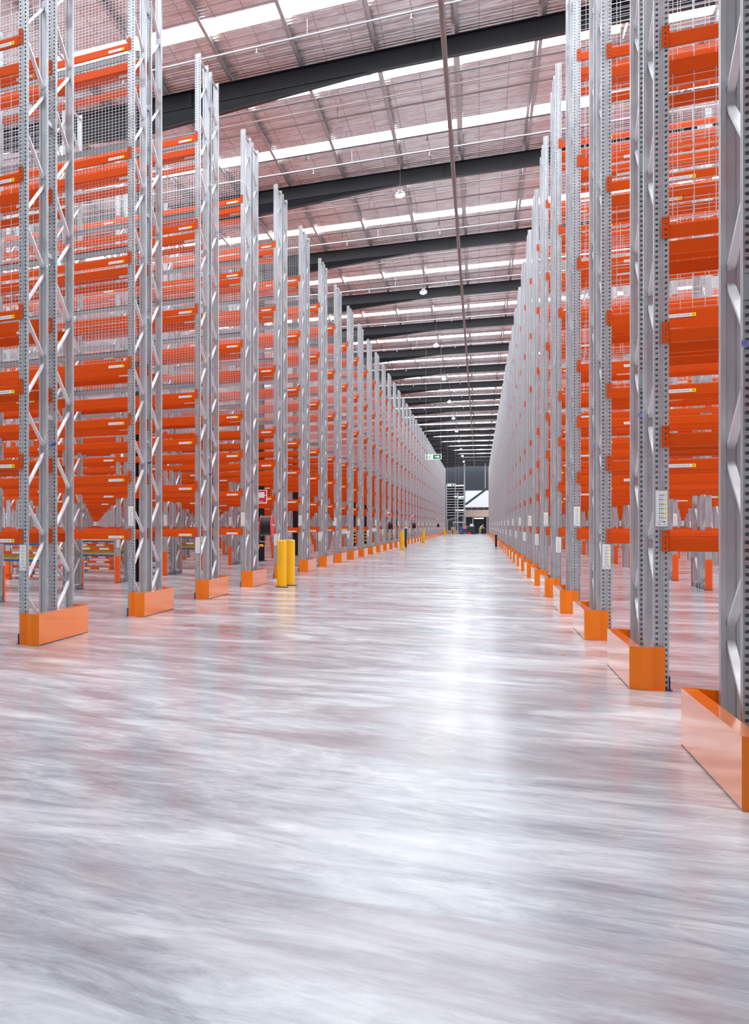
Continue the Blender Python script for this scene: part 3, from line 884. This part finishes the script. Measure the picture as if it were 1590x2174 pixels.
b = MB(); b.box(-.25, .25, -.2, .2, 0, .4, 'white'); tag(put('white_box', b.data('white_box'), (-1.05, 220, 1.38)), 'white box sitting on the dark workbench at the far end', 'box')
b = MB(); b.box(-.3, .3, -.2, .2, 0, .25, 'black'); tag(put('black_crate', b.data('black_crate'), (-.8, 216.3, 0)), 'low black crate on the floor between the two people', 'crate')

# two people far away
def person(name, label, loc, rz, top, legs, bend):
    root = thing(name, label, 'person', loc, None, rz)
    me = bpy.data.meshes.new('body')
    h = lambda z, f=0.0: (0, -f, z)
    lean = .45 if bend else .04
    hip = (0, .02, .93); ch = (0, -.05 - lean*.5, 1.22); nk = (0, -.06 - lean*.8, 1.47); hd = (0, -.09 - lean, 1.60); ht = (0, -.09 - lean*1.05, 1.72)
    V = [hip, ch, nk, hd, ht]; Rr = [.15, .17, .06, .10, .085]; E = [(0, 1), (1, 2), (2, 3), (3, 4)]
    for s in (-1, 1):
        i = len(V)
        V += [(s*.10, .01, .86), (s*.11, -.03, .48), (s*.11, .03, .08), (s*.12, -.12, .04)]; Rr += [.09, .065, .045, .04]
        E += [(0, i), (i, i+1), (i+1, i+2), (i+2, i+3)]
        j = len(V)
        V += [(s*.20, nk[1]+.02, 1.40), (s*.26, nk[1]-.04, 1.13), (s*.20, nk[1]-.24, 1.02), (s*.18, nk[1]-.34, 1.02)]; Rr += [.065, .048, .038, .03]
        E += [(2, j), (j, j+1), (j+1, j+2), (j+2, j+3)]
        for q in range(5):
            k = len(V); a = (q-2)*.022
            V += [(s*.18 + a, nk[1]-.42 + abs(q-2)*.008, 1.01 - (.02 if q == 0 else 0))]; Rr += [.010]; E += [(j+3, k)]
    me.from_pydata(V, E, [])
    o = put('body', me, (0, 0, 0), root)
    sk = o.modifiers.new('skin', 'SKIN'); sk.use_smooth_shade = True
    for v, r in zip(me.skin_vertices[0].data, Rr): v.radius = (r, r)
    me.skin_vertices[0].data[0].use_root = True
    ss = o.modifiers.new('sub', 'SUBSURF'); ss.levels = 1; ss.render_levels = 1
    me.materials.append(M['skin'])
    b = MB()
    lathe(b, [(.165, .88), (.185, 1.0), (.20, 1.2), (.215, 1.38), (.12, 1.48), (.075, 1.50)], top, 16)
    sh = b.data('vest')
    for v in sh.vertices:
        v.co.y = v.co.y*.72 - lean*max(0, v.co.z - .95)*1.35 - .03
    put('vest', sh, (0, 0, 0), root)
    b = MB()
    for s in (-1, 1):
        b.tube((s*.11, .03, .08), (s*.11, -.03, .48), .075, legs, 12, .085); b.tube((s*.11, -.03, .48), (s*.09, .01, .92), .085, legs, 12, .12)
    put('trousers', b.data('trousers'), (0, 0, 0), root)
    b = MB(); lathe(b, [(.112, .0), (.115, .05), (.09, .11), (.03, .135)], 'hair', 14, (0, hd[1]+.012, hd[2]+.03)); put('hair', b.data('hair'), (0, 0, 0), root)
    return root
person('person', 'person in navy clothes and an orange red vest standing at the far end', (-2.08, 215.8, 0), .4, 'vest', 'bluecloth', False)
person('person', 'person in a lime green vest leaning forward at the far right end', (.15, 215.9, 0), .9, 'lime', 'khaki', True)

# ------------------------------------------------------------------ daylight
w = bpy.data.worlds.new('world'); S.world = w; w.use_nodes = True
bgn = w.node_tree.nodes['Background']; bgn.inputs['Color'].default_value = (.93, .96, 1, 1); bgn.inputs['Strength'].default_value = .35
